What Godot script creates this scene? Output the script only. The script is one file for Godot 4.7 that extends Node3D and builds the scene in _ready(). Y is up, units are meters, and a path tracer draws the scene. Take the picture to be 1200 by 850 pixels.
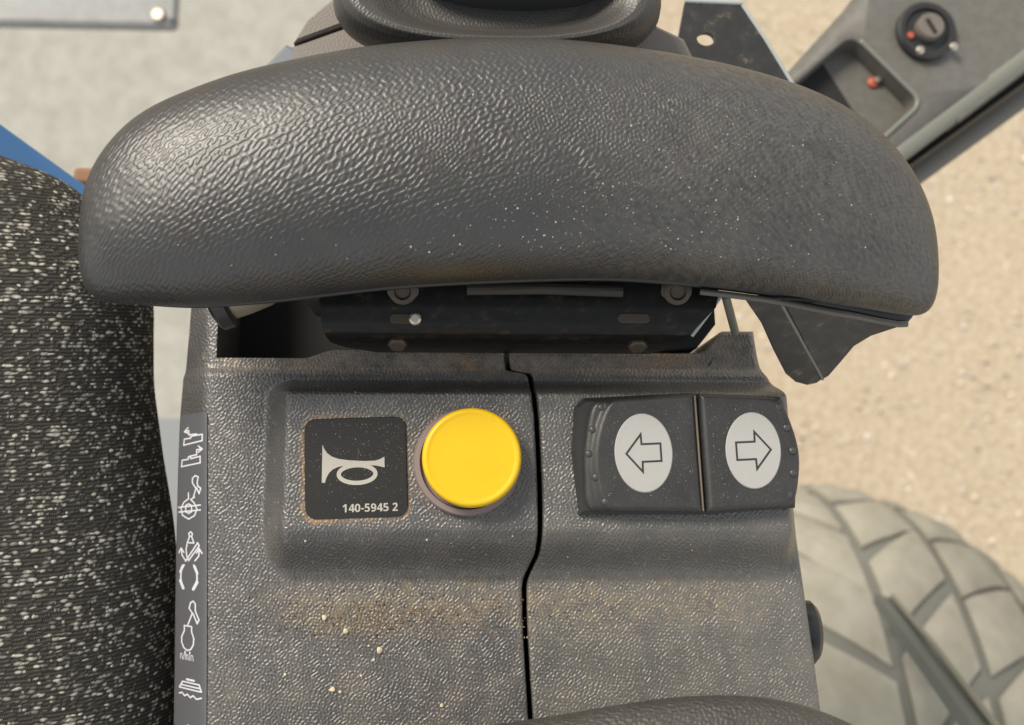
extends Node3D
# Operator console of a ride-on machine seen from above. All lengths below are millimetres, turned to metres by MM.
# x runs to the right, z towards the operator, y up; the low part of the console's top lies at y = 0.

const MM := 0.001
var rng := RandomNumberGenerator.new()
var noise := FastNoiseLite.new()
var M := {}

# ------------------------------------------------------------------ small helpers
func lin(r: float, g: float, b: float, a := 1.0) -> Color:
	var c := Color(r, g, b).linear_to_srgb()
	c.a = a
	return c

func mat(called: String, c: Color, rough: float, metal := 0.0, spec := 0.5) -> StandardMaterial3D:
	var m := StandardMaterial3D.new()
	m.resource_name = called
	m.albedo_color = c
	m.roughness = rough
	m.metallic = metal
	m.metallic_specular = spec
	return m

func tinted(called: String, rough: float, spec := 0.5) -> StandardMaterial3D:
	var m := mat(called, Color.WHITE, rough, 0.0, spec)
	m.vertex_color_use_as_albedo = true
	return m

func relief(m: StandardMaterial3D, tex: Texture2D, mm_deep: float) -> StandardMaterial3D:
	m.heightmap_enabled = true
	m.heightmap_texture = tex
	m.heightmap_scale = mm_deep * 0.1
	return m

func numbered(called: String, parent: Node) -> String:
	if not parent.has_node(NodePath(called)):
		return called
	var k := 1
	while parent.has_node(NodePath("%s_%03d" % [called, k])):
		k += 1
	return "%s_%03d" % [called, k]

func put(called: String, mesh: Mesh, m: Material, parent: Node = self, at := Vector3.ZERO) -> MeshInstance3D:
	var o := MeshInstance3D.new()
	o.name = numbered(called, parent)
	o.mesh = mesh
	o.material_override = m
	o.position = at * MM
	parent.add_child(o, true)
	return o

func thing(called: String, label: String, category: String, at := Vector3.ZERO, group := "") -> Node3D:
	var o := Node3D.new()
	o.name = numbered(called, self)
	add_child(o, true)
	o.position = at * MM
	tag(o, label, category, group)
	return o

func tag(o: Node, label: String, category := "", group := "", kind := "") -> void:
	if label: o.set_meta("label", label)
	if category: o.set_meta("category", category)
	if group: o.set_meta("group", group)
	if kind: o.set_meta("kind", kind)

func ss(a: float, b: float, x: float) -> float:
	var t := clampf((x - a) / (b - a), 0.0, 1.0)
	return t * t * (3.0 - 2.0 * t)

func along(pts: Array, x: float) -> float:   # piecewise curve through [[x, y], ...], smoothed with a cubic
	var n := pts.size()
	if x <= pts[0][0]: return pts[0][1]
	if x >= pts[n - 1][0]: return pts[n - 1][1]
	var k := 0
	while x > pts[k + 1][0]: k += 1
	var a: Array = pts[maxi(k - 1, 0)]
	var b: Array = pts[k]
	var c: Array = pts[k + 1]
	var d: Array = pts[mini(k + 2, n - 1)]
	var w: float = c[0] - b[0]
	var t: float = (x - b[0]) / w
	var mb: float = (c[1] - a[1]) / maxf(c[0] - a[0], 1e-6) * w
	var mc: float = (d[1] - b[1]) / maxf(d[0] - b[0], 1e-6) * w
	var t2 := t * t
	var t3 := t2 * t
	return (2 * t3 - 3 * t2 + 1) * b[1] + (t3 - 2 * t2 + t) * mb + (-2 * t3 + 3 * t2) * c[1] + (t3 - t2) * mc

func steps(a: float, b: float, n: int, edge := 0.0, k := 0) -> PackedFloat32Array:   # samples from a to b, k extra ones in each edge band
	var out := PackedFloat32Array()
	var s := signf(b - a)
	for i in k: out.append(a + s * edge * (1.0 - cos(0.5 * PI * i / k)))
	var lo := a + s * edge
	var hi := b - s * edge
	for i in n + 1: out.append(lerpf(lo, hi, float(i) / n))
	for i in range(k - 1, -1, -1): out.append(b - s * edge * (1.0 - cos(0.5 * PI * i / k)))
	return out

# A surface on a grid of points (millimetres). hint: a direction the outside faces, or zero for «away from the middle». drop: walls hung from every open edge.
func sheet(P: PackedVector3Array, nu: int, nv: int, UV: PackedVector2Array, C := PackedColorArray(), hint := Vector3.ZERO, drop := Vector3.ZERO, keep := PackedByteArray(), wrap_v := false) -> ArrayMesh:
	var mid := Vector3.ZERO
	for p in P: mid += p
	mid /= P.size()
	var N := PackedVector3Array()
	N.resize(P.size())
	var sum := 0.0
	for i in nu:
		var i0 := maxi(i - 1, 0)
		var i1 := mini(i + 1, nu - 1)
		for j in nv:
			var j0 := j - 1
			var j1 := j + 1
			if wrap_v:
				if j0 < 0: j0 = nv - 2
				if j1 > nv - 1: j1 = 1
			else:
				j0 = maxi(j0, 0)
				j1 = mini(j1, nv - 1)
			var n := (P[i1 * nv + j] - P[i0 * nv + j]).cross(P[i * nv + j1] - P[i * nv + j0])
			if n.length_squared() < 1e-14: n = Vector3.ZERO
			else: n = n.normalized()
			N[i * nv + j] = n
			sum += n.dot(hint if hint != Vector3.ZERO else (P[i * nv + j] - mid))
	var sign := 1.0 if sum > 0.0 else -1.0
	for k in N.size():
		if N[k] == Vector3.ZERO: N[k] = (P[k] - mid).normalized() if hint == Vector3.ZERO else hint.normalized()
		else: N[k] *= sign
	var V := PackedVector3Array()
	V.resize(P.size())
	for k in P.size(): V[k] = P[k] * MM
	var I := PackedInt32Array()
	var masked := keep.size() > 0
	for i in nu - 1:
		for j in nv - 1:
			if masked and keep[i * (nv - 1) + j] == 0: continue
			var a := i * nv + j
			var b := a + nv
			for t in [[a, b, b + 1], [a, b + 1, a + 1]]:
				var n3: Vector3 = N[t[0]] + N[t[1]] + N[t[2]]
				if (P[t[1]] - P[t[0]]).cross(P[t[2]] - P[t[0]]).dot(n3) > 0.0: I.append_array([t[0], t[2], t[1]])
				else: I.append_array(t)
	if drop != Vector3.ZERO:
		for i in nu - 1:
			for j in nv - 1:
				if masked and keep[i * (nv - 1) + j] == 0: continue
				var a := i * nv + j
				for e in [[a, a + 1, -1, 0], [a + nv, a + nv + 1, 1, 0], [a, a + nv, 0, -1], [a + 1, a + nv + 1, 0, 1]]:
					var i2: int = i + e[2]
					var j2: int = j + e[3]
					if i2 >= 0 and j2 >= 0 and i2 < nu - 1 and j2 < nv - 1 and (not masked or keep[i2 * (nv - 1) + j2] == 1): continue
					var p: Vector3 = P[e[0]]
					var q: Vector3 = P[e[1]]
					var c := (P[a] + P[a + 1] + P[a + nv] + P[a + nv + 1]) * 0.25
					var n := (q - p).cross(drop).normalized()
					if n.dot((p + q) * 0.5 - c) < 0.0: n = -n
					var at := V.size()
					V.append_array([p * MM, q * MM, (q + drop) * MM, (p + drop) * MM])
					N.append_array([n, n, n, n])
					UV.append_array([UV[e[0]], UV[e[1]], UV[e[1]] + Vector2(0, 0.1), UV[e[0]] + Vector2(0, 0.1)])
					if C.size(): C.append_array([C[e[0]], C[e[1]], C[e[1]], C[e[0]]])
					if (q - p).cross(drop).dot(n) > 0.0: I.append_array([at, at + 2, at + 1, at, at + 3, at + 2])
					else: I.append_array([at, at + 1, at + 2, at, at + 2, at + 3])
	var arr := []
	arr.resize(Mesh.ARRAY_MAX)
	arr[Mesh.ARRAY_VERTEX] = V
	arr[Mesh.ARRAY_NORMAL] = N
	arr[Mesh.ARRAY_TEX_UV] = UV
	if C.size(): arr[Mesh.ARRAY_COLOR] = C
	arr[Mesh.ARRAY_INDEX] = I
	var out := ArrayMesh.new()
	out.add_surface_from_arrays(Mesh.PRIMITIVE_TRIANGLES, arr)
	return out

# Turned shape: profile of [radius, height] pairs (millimetres) round the y axis; corners sharper than 40 degrees stay sharp.
func lathe(profile: Array, seg := 48, uv := 60.0) -> ArrayMesh:
	var st := SurfaceTool.new()
	st.begin(Mesh.PRIMITIVE_TRIANGLES)
	var n := profile.size()
	var nor := []
	for k in n - 1:
		var d := Vector2(profile[k + 1][0] - profile[k][0], profile[k + 1][1] - profile[k][1]).normalized()
		nor.append(Vector2(d.y, -d.x))
	var outward := 0.0
	for k in n - 1: outward += nor[k].x * (profile[k][0] + profile[k + 1][0])
	# the profile runs from the bottom up along the outside
	for k in n - 1:
		var na: Vector2 = nor[k]
		var nb: Vector2 = nor[k]
		if k > 0 and nor[k - 1].dot(nor[k]) > 0.76: na = (nor[k - 1] + nor[k]).normalized()
		if k < n - 2 and nor[k + 1].dot(nor[k]) > 0.76: nb = (nor[k + 1] + nor[k]).normalized()
		for s in seg:
			var q := []
			for e in [[k, s, na], [k, s + 1, na], [k + 1, s + 1, nb], [k + 1, s, nb]]:
				var a: float = TAU * e[1] / seg
				var p := Vector3(profile[e[0]][0] * cos(a), profile[e[0]][1], profile[e[0]][0] * sin(a))
				q.append([p, Vector3(e[2].x * cos(a), e[2].y, e[2].x * sin(a))])
			for t in [[0, 1, 2], [0, 2, 3]]:
				var u: Vector3 = q[t[0]][0]
				var v: Vector3 = q[t[1]][0]
				var w: Vector3 = q[t[2]][0]
				var f := (v - u).cross(w - u)
				if f.length_squared() < 1e-12: continue
				var order: Array = t if f.dot(q[t[0]][1] + q[t[1]][1] + q[t[2]][1]) < 0.0 else [t[0], t[2], t[1]]
				for x in order:
					st.set_normal(q[x][1])
					st.set_uv(Vector2(q[x][0].x, q[x][0].z) / uv)
					st.add_vertex(q[x][0] * MM)
	return st.commit()

# A flat plate of any outline: points in space (millimetres, in one plane), thickness along its normal, with a small bevel on the top edge.
func plate(pts: Array, normal: Vector3, thick: float, bevel := 0.3, uv := 60.0) -> ArrayMesh:
	var n := normal.normalized()
	var ax := n.cross(Vector3.UP if absf(n.y) < 0.9 else Vector3.BACK).normalized()
	var ay := n.cross(ax)
	var flat := PackedVector2Array()
	for p in pts: flat.append(Vector2(ax.dot(p), ay.dot(p)))
	var lift := n.dot(pts[0])
	if Geometry2D.is_polygon_clockwise(flat): flat.reverse()
	var m := flat.size()
	var small := PackedVector2Array()
	for k in m:
		var d0 := (flat[k] - flat[(k + m - 1) % m]).normalized()
		var d1 := (flat[(k + 1) % m] - flat[k]).normalized()
		var n0 := Vector2(-d0.y, d0.x)
		var n1 := Vector2(-d1.y, d1.x)
		var b := (n0 + n1)
		b = b / maxf(b.length_squared() * 0.5, 0.3)
		small.append(flat[k] + b * bevel)
	var st := SurfaceTool.new()
	st.begin(Mesh.PRIMITIVE_TRIANGLES)
	var at := func(p: Vector2, h: float) -> Vector3: return ax * p.x + ay * p.y + n * (lift + h)
	var tri := func(a: Vector3, b: Vector3, c: Vector3, nn: Vector3):
		var f := (b - a).cross(c - a)
		if f.dot(nn) > 0.0:
			var s := b
			b = c
			c = s
		for v in [a, b, c]:
			st.set_normal(nn)
			st.set_uv(Vector2(ax.dot(v), ay.dot(v)) / uv)
			st.add_vertex(v * MM)
	var idx := Geometry2D.triangulate_polygon(small)
	if idx.is_empty():
		small = flat
		idx = Geometry2D.triangulate_polygon(flat)
	for k in range(0, idx.size(), 3):
		tri.call(at.call(small[idx[k]], thick), at.call(small[idx[k + 1]], thick), at.call(small[idx[k + 2]], thick), n)
	var idb := Geometry2D.triangulate_polygon(flat)
	for k in range(0, idb.size(), 3):
		tri.call(at.call(flat[idb[k]], 0.0), at.call(flat[idb[k + 1]], 0.0), at.call(flat[idb[k + 2]], 0.0), -n)
	for k in m:
		var l := (k + 1) % m
		var e := (flat[l] - flat[k]).normalized()
		var o2 := Vector2(e.y, -e.x)
		var o: Vector3 = ax * o2.x + ay * o2.y
		var h := thick - minf(bevel, thick * 0.9)
		tri.call(at.call(flat[k], 0.0), at.call(flat[l], 0.0), at.call(flat[l], h), o)
		tri.call(at.call(flat[k], 0.0), at.call(flat[l], h), at.call(flat[k], h), o)
		var ob := (o + n).normalized()
		tri.call(at.call(flat[k], h), at.call(flat[l], h), at.call(small[l], thick), ob)
		tri.call(at.call(flat[k], h), at.call(small[l], thick), at.call(small[k], thick), ob)
	return st.commit()

func slab(pts: Array, y: float, thick: float, bevel := 0.3) -> ArrayMesh:   # plate lying flat: [x, z] pairs
	var q := []
	for p in pts: q.append(Vector3(p[0], y, p[1]))
	return plate(q, Vector3.UP, thick, bevel)

func round_rect(cx: float, cz: float, w: float, d: float, r: float, turn := 0.0, n := 7) -> Array:
	var out := []
	for c in [[1, 1, 0.0], [-1, 1, 0.5], [-1, -1, 1.0], [1, -1, 1.5]]:
		for k in n + 1:
			var a: float = PI * (c[2] + 0.5 * k / n)
			var p := Vector2(c[0] * (w * 0.5 - r) + r * cos(a), c[1] * (d * 0.5 - r) + r * sin(a)).rotated(turn)
			out.append([cx + p.x, cz + p.y])
	return out

func ellipse(cx: float, cz: float, rx: float, rz: float, turn := 0.0, n := 48) -> Array:
	var out := []
	for k in n:
		var p := Vector2(rx * cos(TAU * k / n), rz * sin(TAU * k / n)).rotated(turn)
		out.append([cx + p.x, cz + p.y])
	return out

func tube(path: Array, r: float, seg := 12, caps := true, flat := 1.0) -> ArrayMesh:   # round bar along points
	var n := path.size()
	var P := PackedVector3Array()
	var UV := PackedVector2Array()
	var rows := []
	if caps: rows.append([0, 0.02])
	for k in n: rows.append([k, 1.0])
	if caps: rows.append([n - 1, 0.02])
	var side := Vector3.ZERO
	for row in rows:
		var k: int = row[0]
		var d: Vector3 = (path[mini(k + 1, n - 1)] - path[maxi(k - 1, 0)]).normalized()
		if side == Vector3.ZERO: side = d.cross(Vector3.UP if absf(d.y) < 0.9 else Vector3.RIGHT).normalized()
		side = (side - d * side.dot(d)).normalized()
		var up := side.cross(d)
		for s in seg + 1:
			var a := TAU * s / seg
			P.append(path[k] + (side * cos(a) + up * sin(a) * flat) * r * row[1])
			UV.append(Vector2(a * r, k) / 60.0)
	return sheet(P, rows.size(), seg + 1, UV, PackedColorArray(), Vector3.ZERO, Vector3.ZERO, PackedByteArray(), true)

func rounded_box(size: Vector3, r: float, n := 4) -> ArrayMesh:
	var st := SurfaceTool.new()
	st.begin(Mesh.PRIMITIVE_TRIANGLES)
	var h := size * 0.5
	var core := h - Vector3.ONE * r
	for f in 6:
		var axis := f / 2
		var sg := 1.0 if f % 2 == 0 else -1.0
		var g := PackedFloat32Array()
		for k in n + 1: g.append(-1.0 + 0.0 * k)
		var grid := []
		var b := (axis + 1) % 3
		var c := (axis + 2) % 3
		for i in 2 * n + 2:
			for j in 2 * n + 2:
				var p := Vector3.ZERO
				p[axis] = sg * h[axis]
				var ti := tan((float(mini(i, n) if i <= n else i - n - 1) / n - (1.0 if i <= n else 0.0)) * PI / 4) if true else 0.0
				var tj := tan((float(mini(j, n) if j <= n else j - n - 1) / n - (1.0 if j <= n else 0.0)) * PI / 4)
				p[b] = (-core[b] if i <= n else core[b]) + ti * r
				p[c] = (-core[c] if j <= n else core[c]) + tj * r
				var inner := p.clamp(-core, core)
				var d := (p - inner).normalized()
				grid.append([inner + d * r, d])
		var w := 2 * n + 2
		for i in w - 1:
			for j in w - 1:
				for t in [[i * w + j, (i + 1) * w + j, (i + 1) * w + j + 1], [i * w + j, (i + 1) * w + j + 1, i * w + j + 1]]:
					var u: Vector3 = grid[t[0]][0]
					var v: Vector3 = grid[t[1]][0]
					var x: Vector3 = grid[t[2]][0]
					var fn := (v - u).cross(x - u)
					if fn.length_squared() < 1e-12: continue
					var order: Array = t if fn.dot(grid[t[0]][1]) < 0.0 else [t[0], t[2], t[1]]
					for q in order:
						st.set_normal(grid[q][1])
						st.set_uv(Vector2(grid[q][0][b], grid[q][0][c]) / 60.0)
						st.add_vertex(grid[q][0] * MM)
	return st.commit()

func rock(seed_: int) -> ArrayMesh:   # a small angular grain of radius about 1 metre, scaled by each copy
	var r := RandomNumberGenerator.new()
	r.seed = seed_
	var P := PackedVector3Array()
	var UV := PackedVector2Array()
	for i in 5:
		for j in 7:
			var a := PI * i / 4.0
			var b := TAU * (j % 6) / 6.0
			var k := 0.75 + 0.45 * absf(sin(seed_ * 3.1 + i * 2.3 + (j % 6) * 1.7 * (1.0 if i % 4 else 0.0)))
			P.append(Vector3(sin(a) * cos(b), cos(a) * 0.75, sin(a) * sin(b)) * k * 1000.0)
			UV.append(Vector2(i, j) / 5.0)
	return sheet(P, 5, 7, UV, PackedColorArray(), Vector3.ZERO, Vector3.ZERO, PackedByteArray(), true)

func scatter(called: String, mesh: Mesh, m: Material, spots: Array, label: String, category: String) -> void:   # spots: [position mm, size mm, colour]
	var mm := MultiMesh.new()
	mm.transform_format = MultiMesh.TRANSFORM_3D
	mm.use_colors = true
	mm.mesh = mesh
	mm.instance_count = spots.size()
	for k in spots.size():
		var s: Array = spots[k]
		var b := Basis.from_euler(Vector3(rng.randf() * 0.6, rng.randf() * TAU, rng.randf() * 0.6)).scaled(Vector3(1.0, 0.8, rng.randf_range(0.6, 1.2)) * s[1] * MM)
		mm.set_instance_transform(k, Transform3D(b, s[0] * MM))
		mm.set_instance_color(k, s[2])
	var o := MultiMeshInstance3D.new()
	o.name = called
	o.multimesh = mm
	o.material_override = m
	add_child(o, true)
	tag(o, label, category, "", "stuff")

# ------------------------------------------------------------------ computed textures
func grain_texture(size: int, waves: Array, uneven := 0.0) -> ImageTexture:   # waves: [kx, ky, phase, field]; field 0 and 1 take turns across the tile
	var n := waves.size()
	var table := PackedFloat32Array()
	for k in size: table.append(cos(TAU * k / size))
	var mask := size - 1
	var bytes := PackedByteArray()
	bytes.resize(size * size)
	var KX := PackedInt32Array()
	var KY := PackedInt32Array()
	var PH := PackedInt32Array()
	var F := PackedInt32Array()
	for w in waves:
		KX.append(w[0]); KY.append(w[1]); PH.append(w[2]); F.append(w[3])
	var g := 1.6 / sqrt(n * 0.25)
	for y in size:
		var base := PackedInt32Array()
		for k in n: base.append(KY[k] * y + PH[k] + size * 4096)
		for x in size:
			var a := 0.0
			var b := 0.0
			for k in n:
				var c := table[(KX[k] * x + base[k]) & mask]
				if F[k] == 0: a += c
				else: b += c
			var t := 0.5 + 0.5 * table[(x + 3 * 17) & mask] * table[(2 * y + x) & mask] + 0.35 * table[(3 * x - 2 * y + 4 * size + 40) & mask]
			t = clampf(t, 0.0, 1.0)
			var v := (a * t + b * (1.0 - t)) * g
			v *= 1.0 - 0.45 * uneven + 0.6 * uneven * (0.5 + 0.5 * table[(2 * x + y + 90) & mask] * table[(x - 3 * y + 4 * size) & mask])
			v = v / (1.0 + absf(v))
			bytes[y * size + x] = int(clampf(0.5 + 0.5 * v, 0.0, 1.0) * 255.0)
	return ImageTexture.create_from_image(Image.create_from_data(size, size, false, Image.FORMAT_L8, bytes))

func pad_texture(w: int, h: int, mm_across: float) -> ImageTexture:   # moulded vinyl: broad soft wrinkles at the left end, fine close ones towards the right
	var size := 1024
	var table := PackedFloat32Array()
	for k in size: table.append(cos(TAU * k / size))
	var n := 15
	var A := PackedFloat32Array()
	var B := PackedFloat32Array()
	var P := PackedFloat32Array()
	for k in 2 * n:
		var f := 0 if k < n else 1
		var a := rng.randfn(0.95, 0.75) if k % 2 == 0 else rng.randfn(-0.7, 0.8)
		if f == 1: a = rng.randfn(0.25, 0.85)
		var r := rng.randf_range(0.42, 0.80) if f == 0 else rng.randf_range(0.70, 1.1)   # cycles in a millimetre
		A.append(r * cos(a) * mm_across / w * size)
		B.append(r * sin(a) * mm_across / w * size)
		P.append(rng.randf() * size + size * 4096)
	var bytes := PackedByteArray()
	bytes.resize(w * h)
	var mask := size - 1
	var patch := FastNoiseLite.new()
	patch.seed = 4
	patch.frequency = 0.006
	patch.fractal_octaves = 3
	for y in h:
		for x in w:
			var u := float(x) / w
			var p := patch.get_noise_2d(x, y)
			var t := clampf((u - 0.34) * 2.4 + 1.1 * p, 0.0, 1.0)
			var v := 0.0
			if t < 0.995:
				var a := 0.0
				for k in n: a += table[int(A[k] * x + B[k] * y + P[k]) & mask]
				v += a * (1.0 - t) * (1.0 - 0.35 * clampf(p * 3.0, -1.0, 1.0))
			if t > 0.005:
				var b := 0.0
				for k in range(n, 2 * n): b += table[int(A[k] * x + B[k] * y + P[k]) & mask]
				v += b * t * 0.62
			v *= 0.5
			v = v / (1.0 + absf(v))
			bytes[y * w + x] = int(clampf(0.5 + 0.5 * v, 0.0, 1.0) * 255.0)
	return ImageTexture.create_from_image(Image.create_from_data(w, h, false, Image.FORMAT_L8, bytes))

func ring(count: int, k: float, spread: float, angles: Array, size: int) -> Array:
	var out := []
	for i in count:
		var f := i % 2
		var a: float = rng.randfn(angles[f][0], angles[f][1])
		var r := k * rng.randf_range(1.0 - spread, 1.0 + spread)
		out.append([roundi(r * cos(a)), roundi(r * sin(a)), rng.randi() % size, f])
	return out

func dot_texture(size: int, count: int, seed_: int) -> ImageTexture:   # pale specks of dust on black plastic, as a colour that multiplies
	var r := RandomNumberGenerator.new()
	r.seed = seed_
	var im := Image.create(size, size, false, Image.FORMAT_RGB8)
	im.fill(Color(0.62, 0.62, 0.62))
	for k in count:
		var b := r.randf_range(0.66, 1.0)
		var w := 1 if r.randf() < 0.8 else 2
		im.fill_rect(Rect2i(r.randi() % size, r.randi() % size, w, w), Color(b, b * 0.97, b * 0.92))
	return ImageTexture.create_from_image(im)

func fabric_textures(size: int) -> Array:   # woven seat cloth: fine ribs with pale flecks; colour and relief
	var r := RandomNumberGenerator.new()
	r.seed = 5
	var rows := 72
	var pitch := float(size) / rows
	var H := PackedFloat32Array()
	var B := PackedFloat32Array()
	H.resize(size * size)
	B.resize(size * size)
	for y in size:
		var p := 0.5 + 0.5 * cos(TAU * y / pitch)
		for x in size:
			H[y * size + x] = 0.45 * p + 0.12 * sin(TAU * (x / 5.7 + (int(y / pitch) % 2) * 0.5))
			B[y * size + x] = 0.19 + 0.08 * (1.0 - p)
	for row in rows:
		for k in 80:
			if r.randf() < 0.36: continue
			var cx := r.randi() % size
			var half := r.randf_range(5.0, 16.0)
			var tall := pitch * r.randf_range(0.26, 0.55)
			var cy := (row + 0.5) * pitch + r.randf_range(-2.0, 2.0)
			var slope := r.randf_range(-0.22, 0.1)
			var bright := 0.25 + 0.54 * pow(r.randf(), 1.9)
			for dx in range(-int(half), int(half) + 1):
				var e := 1.0 - pow(dx / half, 2.0)
				var ww := tall * sqrt(maxf(e, 0.0))
				for dy in range(-int(ww), int(ww) + 1):
					var xx := posmod(cx + dx, size)
					var yy := posmod(int(cy + dy + slope * dx), size)
					var s := e * (1.0 - pow(dy / (ww + 0.5), 2.0))
					var at := yy * size + xx
					H[at] = maxf(H[at], 0.4 + 0.6 * s)
					B[at] = maxf(B[at], bright * (0.55 + 0.45 * s))
	var hb := PackedByteArray()
	var cb := PackedByteArray()
	hb.resize(size * size)
	cb.resize(size * size * 3)
	for k in size * size:
		hb[k] = int(clampf(H[k], 0.0, 1.0) * 255.0)
		var v := clampf(B[k], 0.0, 1.0) * 255.0
		cb[3 * k] = int(v)
		cb[3 * k + 1] = int(v * 0.99)
		cb[3 * k + 2] = int(v * 0.95)
	return [ImageTexture.create_from_image(Image.create_from_data(size, size, false, Image.FORMAT_RGB8, cb)), ImageTexture.create_from_image(Image.create_from_data(size, size, false, Image.FORMAT_L8, hb))]

var ink: Image
func stroke(pts: Array, width: float) -> void:   # a white line on the image «ink», pixels, softened edge
	for k in pts.size() - 1:
		var a := Vector2(pts[k][0], pts[k][1])
		var b := Vector2(pts[k + 1][0], pts[k + 1][1])
		var r := width * 0.5
		for y in range(int(minf(a.y, b.y) - r - 1), int(maxf(a.y, b.y) + r + 2)):
			for x in range(int(minf(a.x, b.x) - r - 1), int(maxf(a.x, b.x) + r + 2)):
				if x < 0 or y < 0 or x >= ink.get_width() or y >= ink.get_height(): continue
				var p := Vector2(x, y)
				var d := p.distance_to(Geometry2D.get_closest_point_to_segment(p, a, b))
				var c := clampf(r - d + 0.5, 0.0, 1.0)
				if c > 0.0: ink.set_pixel(x, y, ink.get_pixel(x, y).lerp(Color(0.76, 0.76, 0.78), c))

# ------------------------------------------------------------------ the console's shape
const POD := 15.0
const SEAM := [[-12.0, -0.8], [2.2, -0.8], [3.4, 4.9], [10.0, 5.6], [20.0, 6.6], [45.0, 7.5], [57.0, 7.0], [61.0, 5.6], [66.0, 3.9], [72.0, 3.8], [80.0, 4.0], [106.0, 5.5], [130.0, 6.6]]
const RIGHT := [[-12.0, 75.6], [0.0, 77.4], [6.0, 80.1], [20.0, 82.6], [48.0, 85.9], [70.0, 88.4], [98.0, 91.3], [130.0, 93.5]]
const LEFT := [[-60.0, -97.0], [-15.7, -100.1], [6.0, -101.9], [17.0, -102.7], [35.0, -102.9], [58.0, -102.7], [71.0, -102.5], [96.0, -101.7], [108.0, -101.4], [130.0, -101.0]]

func pod(x: float, z: float) -> float:   # the raised block under the switches
	var a := maxf(maxf((-64.5 - x) / 10.0, (x - 79.0) / 8.0), 0.0)
	var b := maxf(maxf((11.5 - z) / 6.5, (z - 49.5) / 16.5), 0.0)
	var q := clampf(1.0 - sqrt(a * a + b * b), 0.0, 1.0)
	return q * q * (3.0 - 2.0 * q)

func crease(z: float) -> float:   # where the top turns down into the left edge
	return -92.1 + 0.0365 * (z - 7.0)

func console_h(x: float, z: float) -> float:
	var h := POD * pod(x, z) - 2.2 * (1.0 - ss(1.0, 4.5, z))
	h += 0.9 * ss(68.0, 130.0, z)
	var t := -(x - crease(z)) - 0.3
	h -= 1.25 * (t * 0.5 + sqrt(t * t * 0.25 + 0.7)) if t > -9.0 else 0.0
	return h

func dirt(x: float, z: float, base: Color) -> Color:
	var n1 := noise.get_noise_2d(x * 3.0, z * 3.0)
	var n2 := noise.get_noise_2d(x * 12.0 + 500.0, z * 12.0)
	var n3 := noise.get_noise_2d(x * 60.0, z * 60.0 + 900.0)
	var c := base * (1.0 + 0.10 * n1 + 0.14 * n3)
	# settled dust at the foot of the pod
	var foot := exp(-pow((z - 72.0 - 2.5 * n1 * 2.0) / 5.5, 2.0)) * ss(-82.0, -55.0, x) * (1.0 - ss(60.0, 84.0, x))
	var f := clampf(1.05 * foot * (0.5 + 0.9 * n2 + 0.5 * n3), 0.0, 0.8)
	c = c.lerp(Color(0.17, 0.135, 0.085), f)
	# brown crumbs lying thicker at two places
	var pile := exp(-(pow((x + 45.0) / 15.0, 2.0) + pow((z - 77.0) / 4.5, 2.0))) + 0.8 * exp(-(pow((x + 20.0) / 12.0, 2.0) + pow((z - 74.0) / 2.6, 2.0)))
	c = c.lerp(Color(0.12, 0.085, 0.05), clampf(pile * (0.75 + 1.6 * n3 + 0.7 * n2), 0.0, 0.9))
	# ledge under the bracket
	var ledge := (1.0 - ss(2.0, 4.5, z)) * ss(-91.0, -86.0, x)
	c = c.lerp(Color(0.24, 0.19, 0.14), clampf(ledge * (0.55 + 0.5 * n1 + 0.5 * n2 + 0.3 * n3), 0.0, 0.9))
	var rust := (1.0 - ss(1.5, 4.0, z)) * (exp(-pow((x - 46.0) / 11.0, 2.0)) + 0.5 * exp(-pow((x + 14.0) / 6.0, 2.0)) + 0.25 * exp(-pow((x + 62.0) / 10.0, 2.0)))
	c = c.lerp(Color(0.26, 0.14, 0.05), clampf(rust * (0.6 + 1.3 * n2 + 0.8 * n3), 0.0, 0.85))
	# rust-coloured dirt round the edge of the horn label and the button
	var p := Vector2(x + 45.3, z - 32.6).rotated(0.03)
	var q := Vector2(maxf(absf(p.x) - 11.5, 0.0), maxf(absf(p.y) - 11.2, 0.0)).length() - 3.2
	var rim := exp(-pow((q - 0.3) / 0.75, 2.0)) * (0.35 + 0.65 * ss(4.0, -14.0, p.x) + 0.25 * ss(5.0, 14.0, p.y))
	c = c.lerp(Color(0.27, 0.16, 0.06), clampf(rim * (0.55 + 0.9 * n2 + 0.6 * n3), 0.0, 0.9))
	var bq := Vector2(x + 13.6, z - 31.0).length() - 15.0
	c = c.lerp(Color(0.17, 0.12, 0.08), clampf(exp(-pow(bq / 1.6, 2.0)) * (0.4 + 0.9 * n2 + 0.4 * n3), 0.0, 0.6))
	var film := ss(44.0, 70.0, z) * (0.10 + 0.16 * n2 + 0.22 * n1)
	c = c.lerp(Color(0.14, 0.12, 0.095), clampf(film, 0.0, 0.5))
	c = c.lerp(Color(0.15, 0.125, 0.095), clampf(0.03 + 0.10 * n2 + 0.12 * n1 + 0.12 * n3, 0.0, 0.3))
	# paler grey towards the right
	c = c.lerp(Color(0.15, 0.14, 0.12), clampf(0.26 * ss(-20.0, 50.0, x) + 0.15 * n1, 0.0, 0.45))
	# specks
	if n3 > 0.52 and n2 > 0.05: c = c.lerp(Color(0.28, 0.25, 0.2), 0.5)
	c.a = 1.0
	return c

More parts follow.
